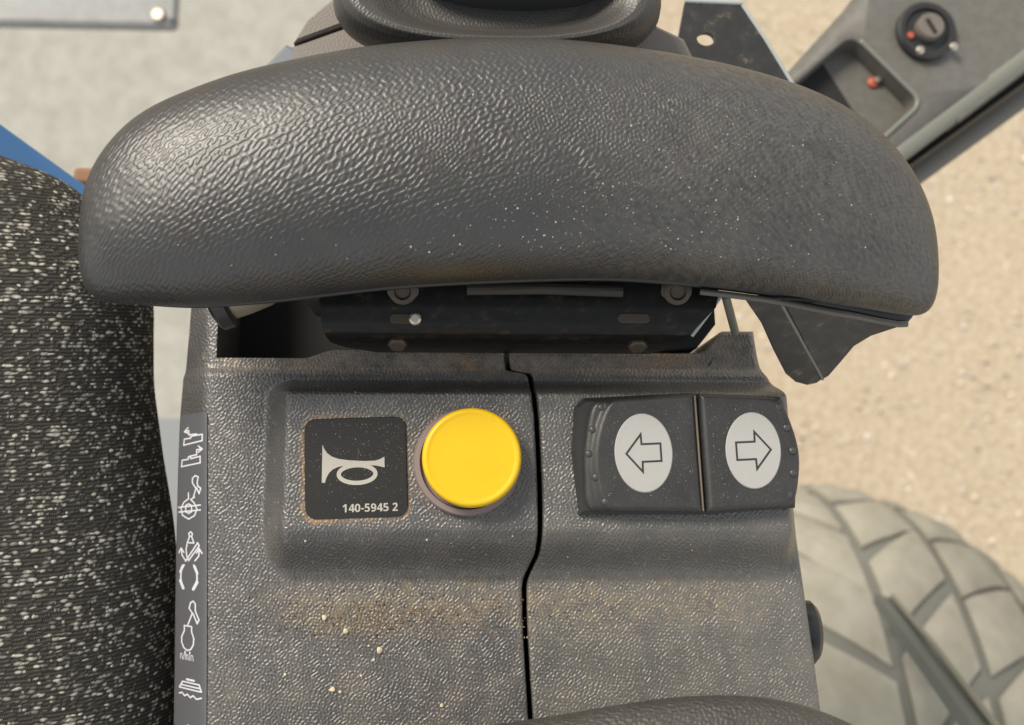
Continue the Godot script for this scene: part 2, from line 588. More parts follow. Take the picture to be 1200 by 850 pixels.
func make_cover(left: bool) -> ArrayMesh:
	var P := PackedVector3Array()
	var UV := PackedVector2Array()
	var C := PackedColorArray()
	var keep := PackedByteArray()
	var base := Color(0.064, 0.062, 0.060) if left else Color(0.074, 0.072, 0.068)
	var zs := steps(0.0, 1.0, 210, 0.012, 5)
	var back := 24 if left else 0
	var us := steps(0.0, 1.0, 190, 0.014, 5) if left else steps(0.0, 1.0, 170, 0.02, 6)
	var flank := 14 if left else 0
	var nu := us.size() + flank
	var nv := zs.size() + back
	for i in nu:
		for j in nv:
			var z := 0.0
			var x := 0.0
			var e := 9.0
			for pass_ in 2:   # the rear edge depends on x, the side edges on z
				if left:
					var zt := -1.2 - 2.6 * ss(-64.0, -54.0, x if pass_ else 0.0)
					z = lerpf(-60.0, zt, float(j) / back) if j < back else lerpf(zt, 128.0, zs[j - back])
					var xl := along(LEFT, z)
					var xs := along(SEAM, z) - 0.7
					x = lerpf(xl, -89.8, float(i) / flank) if i < flank else lerpf(-89.8, xs, us[i - flank])
					e = minf(xs - x, 9.0)
				else:
					var zt := -3.8 - 7.0 * ss(58.0, 67.0, x if pass_ else 60.0)
					z = lerpf(zt, 128.0, zs[j])
					var xs := along(SEAM, z) + 0.7
					var xr := along(RIGHT, z)
					x = lerpf(xs, xr, us[i])
					e = minf(x - xs, (xr - x) / 2.2)
					e = minf(e, (z - zt) * 0.8)
			var h := console_h(x, z)
			var r := 1.1
			if e < r:
				h -= (r - sqrt(maxf(r * r - (r - e) * (r - e), 0.0))) * (1.0 if e == 9.0 or x < 40.0 else 1.8)
			P.append(Vector3(x, h, z))
			UV.append(Vector2(x, z) / 60.0)
			C.append(dirt(x, z, base))
	if left:
		for i in nu - 1:
			for j in nv - 1:
				keep.append(0 if j < back and i >= flank else 1)
	return sheet(P, nu, nv, UV, C, Vector3.UP, Vector3(0, -45, 0), keep)

# ------------------------------------------------------------------ padded rests
func pad(x0: float, x1: float, spine: Array, widths: Array, hc: float, up: float, down: float, power: float, base: Color, nu := 260, nv := 150, dusty := 1.0, grow := 0.0) -> ArrayMesh:
	var P := PackedVector3Array()
	var UV := PackedVector2Array()
	var C := PackedColorArray()
	for i in nu:
		var t := 0.5 - 0.5 * cos(PI * i / (nu - 1))
		var x := lerpf(x0, x1, t)
		var s := absf(2.0 * t - 1.0)
		var e := pow(maxf(1.0 - pow(s, power), 0.0), 1.0 / power)
		var eh := pow(maxf(1.0 - pow(s, power * 0.8), 0.0), 1.0 / (power * 0.8))
		var mid := along(spine, x)
		var w := (along(widths, x) + grow) * e
		var arc := -w
		for j in nv:
			var a := TAU * j / (nv - 1)
			var ca := cos(a)
			var sa := sin(a)
			var z := mid - w * signf(ca) * pow(absf(ca), 0.86)
			var y := hc + (up if sa > 0.0 else down) * eh * signf(sa) * pow(absf(sa), 0.9 if sa > 0.0 else 0.5)
			var p := Vector3(x, y, z)
			if j > 0: arc += (p - P[-1]).length()
			P.append(p)
			UV.append(Vector2((x + 120.0) / 240.0, (arc + 45.0) / 120.0) if nu == 300 else Vector2(x, arc) / 60.0)
			var n1 := noise.get_noise_2d(x * 2.2 + 70.0, z * 2.2)
			var n3 := noise.get_noise_2d(x * 40.0, z * 40.0)
			var c := base * (1.0 + 0.12 * n1)
			var d := clampf(0.14 + 0.06 * n1 + 0.25 * n3, 0.0, 0.5) * dusty * ss(-20.0, 40.0, x + z * 0.3)
			C.append(c.lerp(Color(0.17, 0.155, 0.13), d))
			C[C.size() - 1].a = 1.0
	return sheet(P, nu, nv, UV, C, Vector3.ZERO, Vector3.ZERO, PackedByteArray(), true)

func pair(called: String, pts: Array, width: float, y: float, m: Material, parent: Node) -> void:   # flat print: an outline drawn with strokes of even width, joined at the corners
	var st := SurfaceTool.new()
	st.begin(Mesh.PRIMITIVE_TRIANGLES)
	var n := pts.size()
	var inner := []
	var outer := []
	for k in n:
		var p := Vector2(pts[k][0], pts[k][1])
		var d0 := (p - Vector2(pts[(k + n - 1) % n][0], pts[(k + n - 1) % n][1])).normalized()
		var d1 := (Vector2(pts[(k + 1) % n][0], pts[(k + 1) % n][1]) - p).normalized()
		var b := Vector2(-d0.y, d0.x) + Vector2(-d1.y, d1.x)
		b = b / maxf(b.length_squared() * 0.5, 0.25) * width * 0.5
		inner.append(p + b)
		outer.append(p - b)
	for k in n:
		var l := (k + 1) % n
		var q := [inner[k], inner[l], outer[l], outer[k]]
		for t in [[0, 1, 2], [0, 2, 3]]:
			var a: Vector2 = q[t[0]]
			var b: Vector2 = q[t[1]]
			var c: Vector2 = q[t[2]]
			# seen from above, clockwise is the front
			var o := [a, b, c] if (b - a).cross(c - a) > 0.0 else [a, c, b]
			for v in o:
				st.set_normal(Vector3.UP)
				st.add_vertex(Vector3(v.x, y, v.y) * MM)
	put(called, st.commit(), m, parent)

# ------------------------------------------------------------------ the scene
func _ready() -> void:
	# camera, sky, sun, exposure
	var cam := Camera3D.new()
	cam.name = "camera"
	add_child(cam)
	var right := Vector3(0.99893472, 0.04614574, 0.0)
	var ahead := Vector3(0.04572496, -0.98982606, -0.13473526).normalized()
	cam.transform = Transform3D(Basis(right, (-ahead).cross(right), -ahead).orthonormalized(), Vector3(-15.318, 331.592, 45.136) * MM)
	cam.fov = 36.55
	cam.near = 0.02
	cam.far = 60.0
	var look := CameraAttributesPhysical.new()
	look.frustum_focal_length = 36.34
	look.frustum_focus_distance = 0.305
	look.frustum_near = 0.02
	look.frustum_far = 60.0
	look.exposure_aperture = 12.5
	cam.attributes = look
	cam.current = true
	var env := Environment.new()
	env.background_mode = Environment.BG_SKY
	var sky_look := ProceduralSkyMaterial.new()
	sky_look.sky_top_color = Color(0.66, 0.68, 0.70)
	sky_look.sky_horizon_color = Color(1.0, 1.0, 1.0)
	sky_look.ground_bottom_color = Color(0.45, 0.42, 0.38)
	sky_look.ground_horizon_color = Color(0.66, 0.64, 0.6)
	sky_look.sky_curve = 0.45
	sky_look.sky_energy_multiplier = 1.12
	var sky := Sky.new()
	sky.sky_material = sky_look
	env.sky = sky
	env.tonemap_mode = Environment.TONE_MAPPER_LINEAR
	env.tonemap_exposure = 1.13
	env.sdfgi_enabled = true
	env.ssao_enabled = true
	env.ssil_enabled = true
	var we := WorldEnvironment.new()
	we.name = "environment"
	we.environment = env
	add_child(we)
	var sun := DirectionalLight3D.new()
	sun.name = "sun"
	sun.light_color = Color(1.0, 0.96, 0.9)
	sun.light_energy = 1.35
	sun.light_angular_distance = 20.0
	sun.shadow_enabled = true
	add_child(sun)
	sun.look_at_from_position(Vector3(-0.75, 1.0, -0.75), Vector3.ZERO)

	rng.seed = 11
	noise.seed = 3
	noise.frequency = 0.02
	noise.fractal_octaves = 3
	make_materials()
	make_ground()
	make_tyre()
	make_floor_things()
	make_ignition_panel()
	make_seat()
	make_console()
	make_bracket_plate()
	make_joystick()
	make_armrest()
	make_front_rest()
	make_dust()

func make_materials() -> void:
	var pad_grain := grain_texture(512, ring(64, 45.0, 0.42, [[1.0, 0.75], [-0.8, 0.85]], 512), 1.0)
	var fine_grain := grain_texture(512, ring(60, 54.0, 0.34, [[0.15, 0.6], [0.2, 1.0]], 512))
	M.console = relief(tinted("console plastic", 0.40, 0.66), fine_grain, 0.19)
	M.pad = relief(tinted("armrest vinyl", 0.43, 0.62), pad_texture(1536, 768, 240.0), 0.16)
	M.rest = relief(tinted("rest vinyl", 0.5), pad_grain, 0.34)
	M.boot = relief(mat("boot rubber", lin(0.05, 0.047, 0.043), 0.42), fine_grain, 0.07)
	M.black = mat("black painted steel", lin(0.008, 0.008, 0.008), 0.38, 0.0, 0.35)
	M.black.albedo_texture = dot_texture(256, 900, 23)
	M.trim = mat("black moulded trim", lin(0.02, 0.02, 0.02), 0.33)
	M.dark = mat("dark cavity plastic", lin(0.008, 0.008, 0.008), 0.8)  # near-black, so slots and gaps carry their deep shade as colour
	M.zinc = mat("zinc plated steel", lin(0.5, 0.45, 0.38), 0.35, 0.85)
	M.rusty = mat("dull steel", lin(0.06, 0.045, 0.032), 0.5, 0.3)
	M.joint = mat("pale tan joint", lin(0.16, 0.135, 0.10), 0.7)
	M.dots = mat("rocker grip plastic", lin(0.045, 0.045, 0.046), 0.4)
	M.yellow = mat("yellow plastic", lin(0.66, 0.42, 0.003), 0.35, 0.0, 0.4)
	M.yellow.clearcoat_enabled = true
	M.yellow.clearcoat = 0.25
	M.collar = mat("clear collar", lin(0.20, 0.155, 0.15), 0.25)
	M.lens = mat("pale lens plastic", lin(0.345, 0.345, 0.335), 0.45)
	M.print = mat("black print", lin(0.02, 0.02, 0.02), 0.5)
	M.white = mat("white print", lin(0.36, 0.34, 0.30), 0.5)
	M.label = mat("glossy black label", lin(0.03, 0.028, 0.026), 0.35)
	M.label.albedo_texture = dot_texture(256, 4200, 21)
	M.label.albedo_color = lin(0.034, 0.030, 0.026)
	M.label.uv1_scale = Vector3(2, 2, 2)
	M.rocker = relief(tinted("rocker plastic", 0.45), fine_grain, 0.02)
	M.rocker.albedo_texture = dot_texture(256, 3600, 22)
	M.rocker.uv1_scale = Vector3(2, 2, 2)
	var cloth := fabric_textures(1024)
	M.cloth = mat("woven seat cloth", lin(0.95, 0.92, 0.87), 0.85, 0.0, 0.25)
	M.cloth.albedo_texture = cloth[0]
	relief(M.cloth, cloth[1], 0.5)
	M.panel = mat("grey panel plastic", lin(0.125, 0.118, 0.105), 0.5)
	M.ridge = mat("painted steel rail", lin(0.15, 0.155, 0.13), 0.4)
	M.edge = mat("edge highlight tone", lin(0.30, 0.33, 0.33), 0.4)  # pale blue-grey that paints the highlight on steel edges
	M.rocker_frame = mat("black rocker frame", lin(0.016, 0.016, 0.016), 0.5)
	M.insert = relief(mat("dusty grip strip", lin(0.03, 0.026, 0.02), 0.75), fine_grain, 0.15)
	M.worn_metal = mat("worn dull metal", lin(0.17, 0.15, 0.13), 0.45, 0.4)
	M.red = mat("red mark", lin(0.36, 0.07, 0.035), 0.5)
	M.greybox = mat("pale grey painted sheet steel", lin(0.25, 0.255, 0.255), 0.5)
	M.blue = mat("blue webbing", lin(0.022, 0.09, 0.22), 0.8)
	M.brown = mat("brown rubber", lin(0.22, 0.11, 0.055), 0.7)
	M.plate = mat("pale blue-grey floor plate", lin(0.21, 0.225, 0.23), 0.6)
	M.bar = mat("dark painted bar", lin(0.09, 0.105, 0.1), 0.5)
	M.panel_tab = mat("grey black painted steel", lin(0.034, 0.035, 0.032), 0.45)
	M.dust = tinted("loose grains", 0.8)
	var blot := NoiseTexture2D.new()
	blot.width = 1024
	blot.height = 1024
	blot.seamless = true
	var bn := FastNoiseLite.new()
	bn.seed = 8
	bn.frequency = 0.016
	bn.fractal_octaves = 5
	bn.fractal_gain = 0.62
	blot.noise = bn
	var ramp := Gradient.new()
	ramp.offsets = PackedFloat32Array([0.0, 0.4, 0.62, 1.0])
	ramp.colors = PackedColorArray([Color(0.68, 0.615, 0.53), Color(0.74, 0.68, 0.59), Color(0.77, 0.715, 0.63), Color(0.83, 0.785, 0.71)])
	blot.color_ramp = ramp
	M.ground = mat("sandy gravel", lin(0.78, 0.78, 0.78), 0.95, 0.0, 0.2)
	M.ground.albedo_texture = blot
	var faint := NoiseTexture2D.new()
	faint.width = 512
	faint.height = 512
	faint.seamless = true
	faint.noise = bn
	var soft := Gradient.new()
	soft.offsets = PackedFloat32Array([0.0, 0.5, 1.0])
	soft.colors = PackedColorArray([Color(0.88, 0.875, 0.86), Color(0.94, 0.94, 0.935), Color(1, 1, 1)])
	faint.color_ramp = soft
	M.concrete = mat("pale worn concrete", lin(0.39, 0.38, 0.345), 0.9, 0.0, 0.2)
	M.concrete.albedo_texture = faint
	M.concrete.uv1_scale = Vector3(0.2, 0.2, 0.2)
	M.greybox.albedo_texture = faint
	M.greybox.uv1_scale = Vector3(0.4, 0.4, 0.4)
	var worn := NoiseTexture2D.new()
	worn.width = 512
	worn.height = 512
	worn.seamless = true
	worn.noise = bn
	var worn_ramp := Gradient.new()
	worn_ramp.offsets = PackedFloat32Array([0.0, 0.3, 0.7, 0.95])
	worn_ramp.colors = PackedColorArray([Color(0.96, 0.955, 0.94), Color(0.985, 0.98, 0.975), Color(0.985, 0.985, 0.98), Color(1, 1, 1)])
	worn.color_ramp = worn_ramp
	M.yellow.albedo_texture = worn
	M.panel.albedo_texture = faint
	M.lens.albedo_texture = worn
	var grime := NoiseTexture2D.new()
	grime.width = 512
	grime.height = 512
	grime.seamless = true
	grime.noise = bn
	var dark_ramp := Gradient.new()
	dark_ramp.offsets = PackedFloat32Array([0.0, 0.5, 0.7, 1.0])
	dark_ramp.colors = PackedColorArray([Color(0.06, 0.06, 0.06), Color(0.08, 0.078, 0.074), Color(0.11, 0.10, 0.09), Color(0.25, 0.21, 0.17)])
	grime.color_ramp = dark_ramp
	M.black.albedo_color = Color.WHITE
	M.black.albedo_texture = grime
	M.black.uv1_scale = Vector3(1.3, 1.3, 1.3)
	var scuff := NoiseTexture2D.new()
	scuff.width = 512
	scuff.height = 512
	scuff.seamless = true
	scuff.noise = bn
	var scuff_ramp := Gradient.new()
	scuff_ramp.offsets = PackedFloat32Array([0.0, 0.5, 0.72, 0.9])
	scuff_ramp.colors = PackedColorArray([Color(0.16, 0.16, 0.155), Color(0.195, 0.195, 0.19), Color(0.24, 0.235, 0.22), Color(0.44, 0.38, 0.31)])
	scuff.color_ramp = scuff_ramp
	M.panel_tab.albedo_color = Color.WHITE
	M.panel_tab.albedo_texture = scuff
	M.punched = mat("scuffed black plate", Color(0.8, 0.8, 0.8), 0.4)
	M.punched.albedo_texture = scuff
	M.tread = mat("dusty tread rubber", lin(0.32, 0.305, 0.255), 0.9, 0.0, 0.2)
	M.tread.albedo_texture = faint
	M.tread.uv1_scale = Vector3(0.25, 0.25, 0.25)
	M.tyre = mat("tyre rubber in the grooves", lin(0.16, 0.16, 0.142), 0.9, 0.0, 0.2)

func make_ground() -> void:
	var P := PackedVector3Array()
	var UV := PackedVector2Array()
	for i in 61:
		for j in 61:
			var x := (i - 30) * 100.0 * (1.0 + pow(absf(i - 30) / 30.0, 2.0) * 4.0)
			var z := (j - 30) * 100.0 * (1.0 + pow(absf(j - 30) / 30.0, 2.0) * 4.0)
			P.append(Vector3(x, -900.0 + 6.0 * noise.get_noise_2d(x * 0.2, z * 0.2), z))
			UV.append(Vector2(x, z) / 200.0)
	var g := put("ground", sheet(P, 61, 61, UV, PackedColorArray(), Vector3.UP), M.ground)
	tag(g, "", "", "", "structure")
	var pavement := put("concrete_pavement", rounded_box(Vector3(3000, 60, 4000), 8.0, 3), M.concrete, self, Vector3(-1490, -915, 0))
	tag(pavement, "", "", "", "structure")
	var spots := []
	for k in 26000:
		var x := rng.randf_range(-900.0, 1100.0)
		var z := rng.randf_range(-900.0, 700.0)
		if rng.randf() > 0.75 or x < 20.0: continue
		var s := 1.0 + 2.8 * pow(rng.randf(), 4.0)
		var b := rng.randf_range(0.30, 0.64)
		var w := rng.randf_range(-0.04, 0.10)
		spots.append([Vector3(x, -899.4 + 6.0 * noise.get_noise_2d(x * 0.2, z * 0.2), z), s, Color(b * (1.0 + w), b * (0.90 + 0.4 * w), b * (0.77 - w))])
	for k in 14:
		spots.append([Vector3(rng.randf_range(40.0, 700.0), -897.0, rng.randf_range(-600.0, 350.0)), rng.randf_range(2.5, 5.0), Color(0.7, 0.66, 0.58)])
	scatter("gravel", rock(3), M.dust, spots, "loose tan and pale gravel stones strewn over the sandy ground", "gravel")

func barrel(th: float, x: float, grow: float) -> Vector3:   # a balloon tyre about the x axis
	var w := 232.0 + grow
	var s := clampf(x / w, -1.0, 1.0)
	var r := (236.0 + grow) * pow(maxf(1.0 - pow(absf(s), 2.3), 0.0), 1.0 / 2.3)
	return Vector3(w * s, r * cos(th), -r * sin(th))

func make_tyre() -> void:
	var t := thing("tyre", "dusty wide tyre with raised tread blocks below the right of the console", "tyre", Vector3(228, -560, 262))
	var P := PackedVector3Array()
	var UV := PackedVector2Array()
	for i in 41:
		var x := 232.0 * sin(PI * (i / 40.0 - 0.5))
		for j in 73:
			P.append(barrel(TAU * j / 72.0, x, 0.0))
			UV.append(Vector2(x, j * 20.0) / 60.0)
	put("carcass", sheet(P, 41, 73, UV, PackedColorArray(), Vector3.ZERO, Vector3.ZERO, PackedByteArray(), true), M.tyre, t)
	# blocks: staggered rows round the tread
	var rows := []
	for k in 7: rows.append([-206.0 + 59.5 * k, -206.0 + 59.5 * k + 52.0, 0.5 * (k % 2)])
	for k in 22:
		var a0 := TAU * k / 22.0
		for row in rows:
			var mid: float = a0 + row[2] * TAU / 22.0 + rng.randf_range(-0.03, 0.03)
			if cos(mid) < -0.25 or sin(mid) < -0.75: continue   # the underside is out of sight
			var B := PackedVector3Array()
			var U := PackedVector2Array()
			var skew := 0.2 + rng.randf_range(-0.06, 0.06) * signf(row[0] + row[1])
			for i in 6:
				for j in 6:
					var u := i / 5.0
					var v := j / 5.0
					var edge := 2.0 if i % 5 == 0 or j % 5 == 0 else 0.0
					var x := lerpf(row[0], row[1], u)
					var th := mid + (v - 0.5) * TAU / 22.0 * 0.86 + skew * (u - 0.5) * (1.0 if row[0] + row[1] > 1.0 else -1.0)
					B.append(barrel(th, x, 6.0 - edge * 1.5 + 1.2 * noise.get_noise_2d(x * 2.0, th * 300.0)))
					U.append(Vector2(x, th * 200.0) / 60.0)
			put("tread_block", sheet(B, 6, 6, U, PackedColorArray(), Vector3(0, cos(mid), -sin(mid)), Vector3(0, -cos(mid), sin(mid)) * 12.0), M.tread, t)
	# the slim bar that crosses above the tyre
	var bar := thing("steel_bar", "slim dark grey steel bar slanting across above the dusty tyre", "bar")
	var bb := put("bar", rounded_box(Vector3(11, 7, 312), 1.2, 2), M.bar, bar, Vector3(218, -200, 129))
	bb.basis = Basis.looking_at(Vector3(-56, 300, 58), Vector3(0.3, 0.2, -1))
	put("edge_strip", tube([Vector3(250.5, -346, 97), Vector3(232.5, -246, 115), Vector3(213.5, -146, 135), Vector3(194.5, -46, 155)], 1.8, 6), M.ridge, bar)

func make_floor_things() -> void:
	var b := thing("sheet_metal_box", "pale grey sheet metal box on the ground in the far left corner", "box", Vector3(-343, -511, -430))
	put("body", rounded_box(Vector3(200, 12, 190), 5.0), M.greybox, b)
	put("edge_lip", tube([Vector3(97, 7, -90), Vector3(97, 7, 90)], 4.0, 8), M.greybox, b)
	put("bolt", lathe([[0, 0], [6, 0], [6, 4], [4.5, 6], [0, 6]], 6), M.zinc, b, Vector3(86, 4, 86))
	var p := put("floor_plate", slab(round_rect(0, 0, 190, 200, 8), 0, 4), M.plate, self, Vector3(-225, -404, 84))
	tag(p, "pale blue-grey floor plate low between the seat and the console", "floor plate")
	# strap and rubber beside the seat
	var P := PackedVector3Array()
	var UV := PackedVector2Array()
	for i in 25:
		for j in 7:
			var u := i / 24.0
			var w := (j / 6.0 - 0.5) * 13.0
			var q := Vector3(-215, -62, -109).lerp(Vector3(-132, -60, -50.0), u)
			P.append(q + Vector3(0.55, 0, -0.83).normalized() * w + Vector3(0, 3.0 * sin(u * 5.0 + j * 0.3) - 0.02 * w * w, 0))
			UV.append(Vector2(u * 3.0, j / 6.0))
	var s := put("blue_strap", sheet(P, 25, 7, UV, PackedColorArray(), Vector3.UP, Vector3(0, -1.6, 0)), M.blue)
	tag(s, "blue strap showing behind the dark fleck seat cushion", "strap")
	var r := put("brown_strip", rounded_box(Vector3(26, 8, 7), 2.0), M.brown, self, Vector3(-158, -104, -88))
	tag(r, "small brown strip between the blue strap and the armrest end", "strip")

func make_ignition_panel() -> void:
	var o := thing("ignition_panel", "dark grey slanted control panel with key switch and recessed pocket at the upper right", "control panel")
	var y := -150.0
	var outer := [Vector2(168, -194), Vector2(105, -124), Vector2(158, -96), Vector2(250, -168), Vector2(290, -240), Vector2(235, -275)]
	var hole := []
	var cs := [Vector2(166.5, -177.5), Vector2(198.5, -144.0), Vector2(163.0, -112.0), Vector2(131.0, -146.0)]
	for k in 4:
		var c: Vector2 = cs[k]
		var d0: Vector2 = (cs[(k + 3) % 4] - c).normalized()
		var d1: Vector2 = (cs[(k + 1) % 4] - c).normalized()
		for s in 9:
			var t := s / 8.0
			hole.append((c + d0 * 7.0).lerp(c, t).lerp(c.lerp(c + d1 * 7.0, t), t))
	# flat top with a rounded pocket let into it
	var n := hole.size()
	var mid := Vector2(165, -145)
	var ring_ := []
	for p in hole:
		var d: Vector2 = (p - mid).normalized()
		var best := Vector2.ZERO
		for k in outer.size():
			var hit = Geometry2D.segment_intersects_segment(mid, mid + d * 400.0, outer[k], outer[(k + 1) % outer.size()])
			if hit != null: best = hit
		ring_.append(best)
	var P := PackedVector3Array()
	var UV := PackedVector2Array()
	var rows := [[ring_, -14.0, 1.0], [ring_, 0.0, 1.0], [hole, 0.0, 1.0], [hole, -1.2, 0.97], [hole, -11.0, 0.94]]
	for row in rows:
		for k in n + 1:
			var p: Vector2 = mid + (row[0][k % n] - mid) * row[2]
			P.append(Vector3(p.x, y + row[1], p.y))
			UV.append(p / 60.0)
	put("panel", sheet(P, rows.size(), n + 1, UV, PackedColorArray(), Vector3.UP, Vector3.ZERO, PackedByteArray(), true), M.panel, o)
	# far end of the panel beyond the pocket
	put("panel_end", slab([[168, -195], [236, -276], [292, -241], [257, -166], [216, -135], [205.5, -145], [172, -181]], y - 14.0, 13.6, 1.0), M.panel, o)
	var floor_ := []
	for p in hole:
		var q: Vector2 = mid + (p - mid) * 0.945
		floor_.append([q.x, q.y])
	put("pocket_floor", slab(floor_, y - 13.0, 2.2, 0.2), M.panel, o)
	put("pocket_opening", slab([[155, -167.5], [172, -139], [146, -119], [127, -146]], y - 10.9, 1.0, 0.2), M.dark, o)  # dark plate on the pocket floor stands in for shade inside an opening
	var rim := []
	for k in range(7, 28): rim.append(Vector3(hole[k].x, y + 0.3, hole[k].y))
	put("pocket_rim", tube(rim, 1.1, 8), M.ridge, o)
	var sc := put("screw", lathe([[0, 0], [2.6, 0], [2.6, 1.0], [2.1, 1.5], [0, 1.8]], 24), M.red, o, Vector3(179.5, y - 10.6, -157.5))
	put("screw_head", lathe([[0, 0], [1.7, 0], [1.5, 2.4], [0, 2.6]], 16), M.zinc, sc, Vector3(1.6, 0.6, -0.8))
	var ks := put("key_switch", lathe([[0, 0], [14, 0], [14, 3.0], [12.8, 4.2], [10.6, 4.2], [9.6, 2.6], [0, 2.6]], 48), M.trim, o, Vector3(201, y + 0.4, -178))
	put("barrel", lathe([[0, 2.6], [6.4, 2.6], [6.4, 6.6], [5.6, 7.6], [0, 7.4]], 40), M.worn_metal, ks, Vector3(0.5, 0, -0.5))
	put("key_slot", rounded_box(Vector3(1.8, 1.2, 8.0), 0.4, 2), M.dark, ks, Vector3(0.2, 7.6, 0)).rotation.y = 0.5
	put("red_mark", lathe([[0, 0], [1.7, 0], [1.5, 0.8], [0, 1.0]], 20), M.red, ks, Vector3(-8.2, 3.4, 3.0))
	for q in [Vector3(-4.4, 3.6, 10.6), Vector3(11.6, 3.6, 8.6)]:
		put("highlight_dot", lathe([[0, 0], [2.0, 0], [2.0, 1.6], [1.2, 2.4], [0, 2.4]], 20), M.zinc, ks, q)  # small bright studs stand in for white highlights on the switch
	# bright edge rail and the lower flange beyond a dark gap
	put("edge_rail", tube([Vector3(150, y - 3, -90), Vector3(184.5, y - 3, -118.5), Vector3(248.3, y - 3, -166.5), Vector3(330, y - 3, -228)], 5.0, 14, true, 0.7), M.ridge, o)
	put("gap_shade", slab([[150, -88], [186, -116], [330, -224], [334, -219], [189, -109], [154, -82]], y - 34, 2, 0.3), M.dark, o)  # dark sheet painted in for the shade of the gap
	put("lower_flange", tube([Vector3(154, y - 24, -78), Vector3(193, y - 24, -109), Vector3(249, y - 24, -149.5), Vector3(330, y - 24, -208)], 5.2, 14, true, 0.8), M.panel, o)

func make_seat() -> void:
	var edge := [[-310, -92], [-225, -87], [-187, -78.5], [-167, -72], [-148, -64], [-134, -51.5], [-123.5, -39], [-118.5, -25], [-117.5, -10], [-116.5, 5], [-113.3, 24], [-107.3, 58], [-103, 109], [-102.5, 145]]
	var curve := Curve3D.new()
	for k in edge.size():
		var a: Array = edge[maxi(k - 1, 0)]
		var b: Array = edge[mini(k + 1, edge.size() - 1)]
		var tng := Vector3(b[0] - a[0], 0, b[1] - a[1]) / 6.0
		curve.add_point(Vector3(edge[k][0], 0, edge[k][1]), -tng, tng)
	var total := curve.get_baked_length()
	var P := PackedVector3Array()
	var UV := PackedVector2Array()
	var nu := 180
	var nv := 70
	for i in nu:
		var q := curve.sample_baked(total * i / (nu - 1))
		var arc := 0.0
		for j in nv:
			var t := float(j) / (nv - 1)
			var d := 210.0 * t * t + 12.0 * t
			var r := clampf(d / 62.0, 0.0, 1.0)
			var under := 0.0
			var h := -34.0 + 46.0 * sqrt(1.0 - (1.0 - r) * (1.0 - r)) + 0.035 * maxf(d - 40.0, 0.0)
			var p := q + Vector3(-0.78, 0, 0.62) * d
			p.y = h + 0.8 * noise.get_noise_2d(p.x * 0.8, p.z * 0.8)
			if j > 0: arc += Vector2(p.x - P[-1].x, p.y - P[-1].y).length()
			else: arc = -q.x * 0.3
			P.append(p)
			UV.append(Vector2(-arc, p.z - h * 0.15) / 82.0)
	var s := put("operator_seat", sheet(P, nu, nv, UV, PackedColorArray(), Vector3.UP, Vector3(-14, -25, 0)), M.cloth)
	tag(s, "black seat cushion in woven cloth with pale flecks left of the console", "seat")

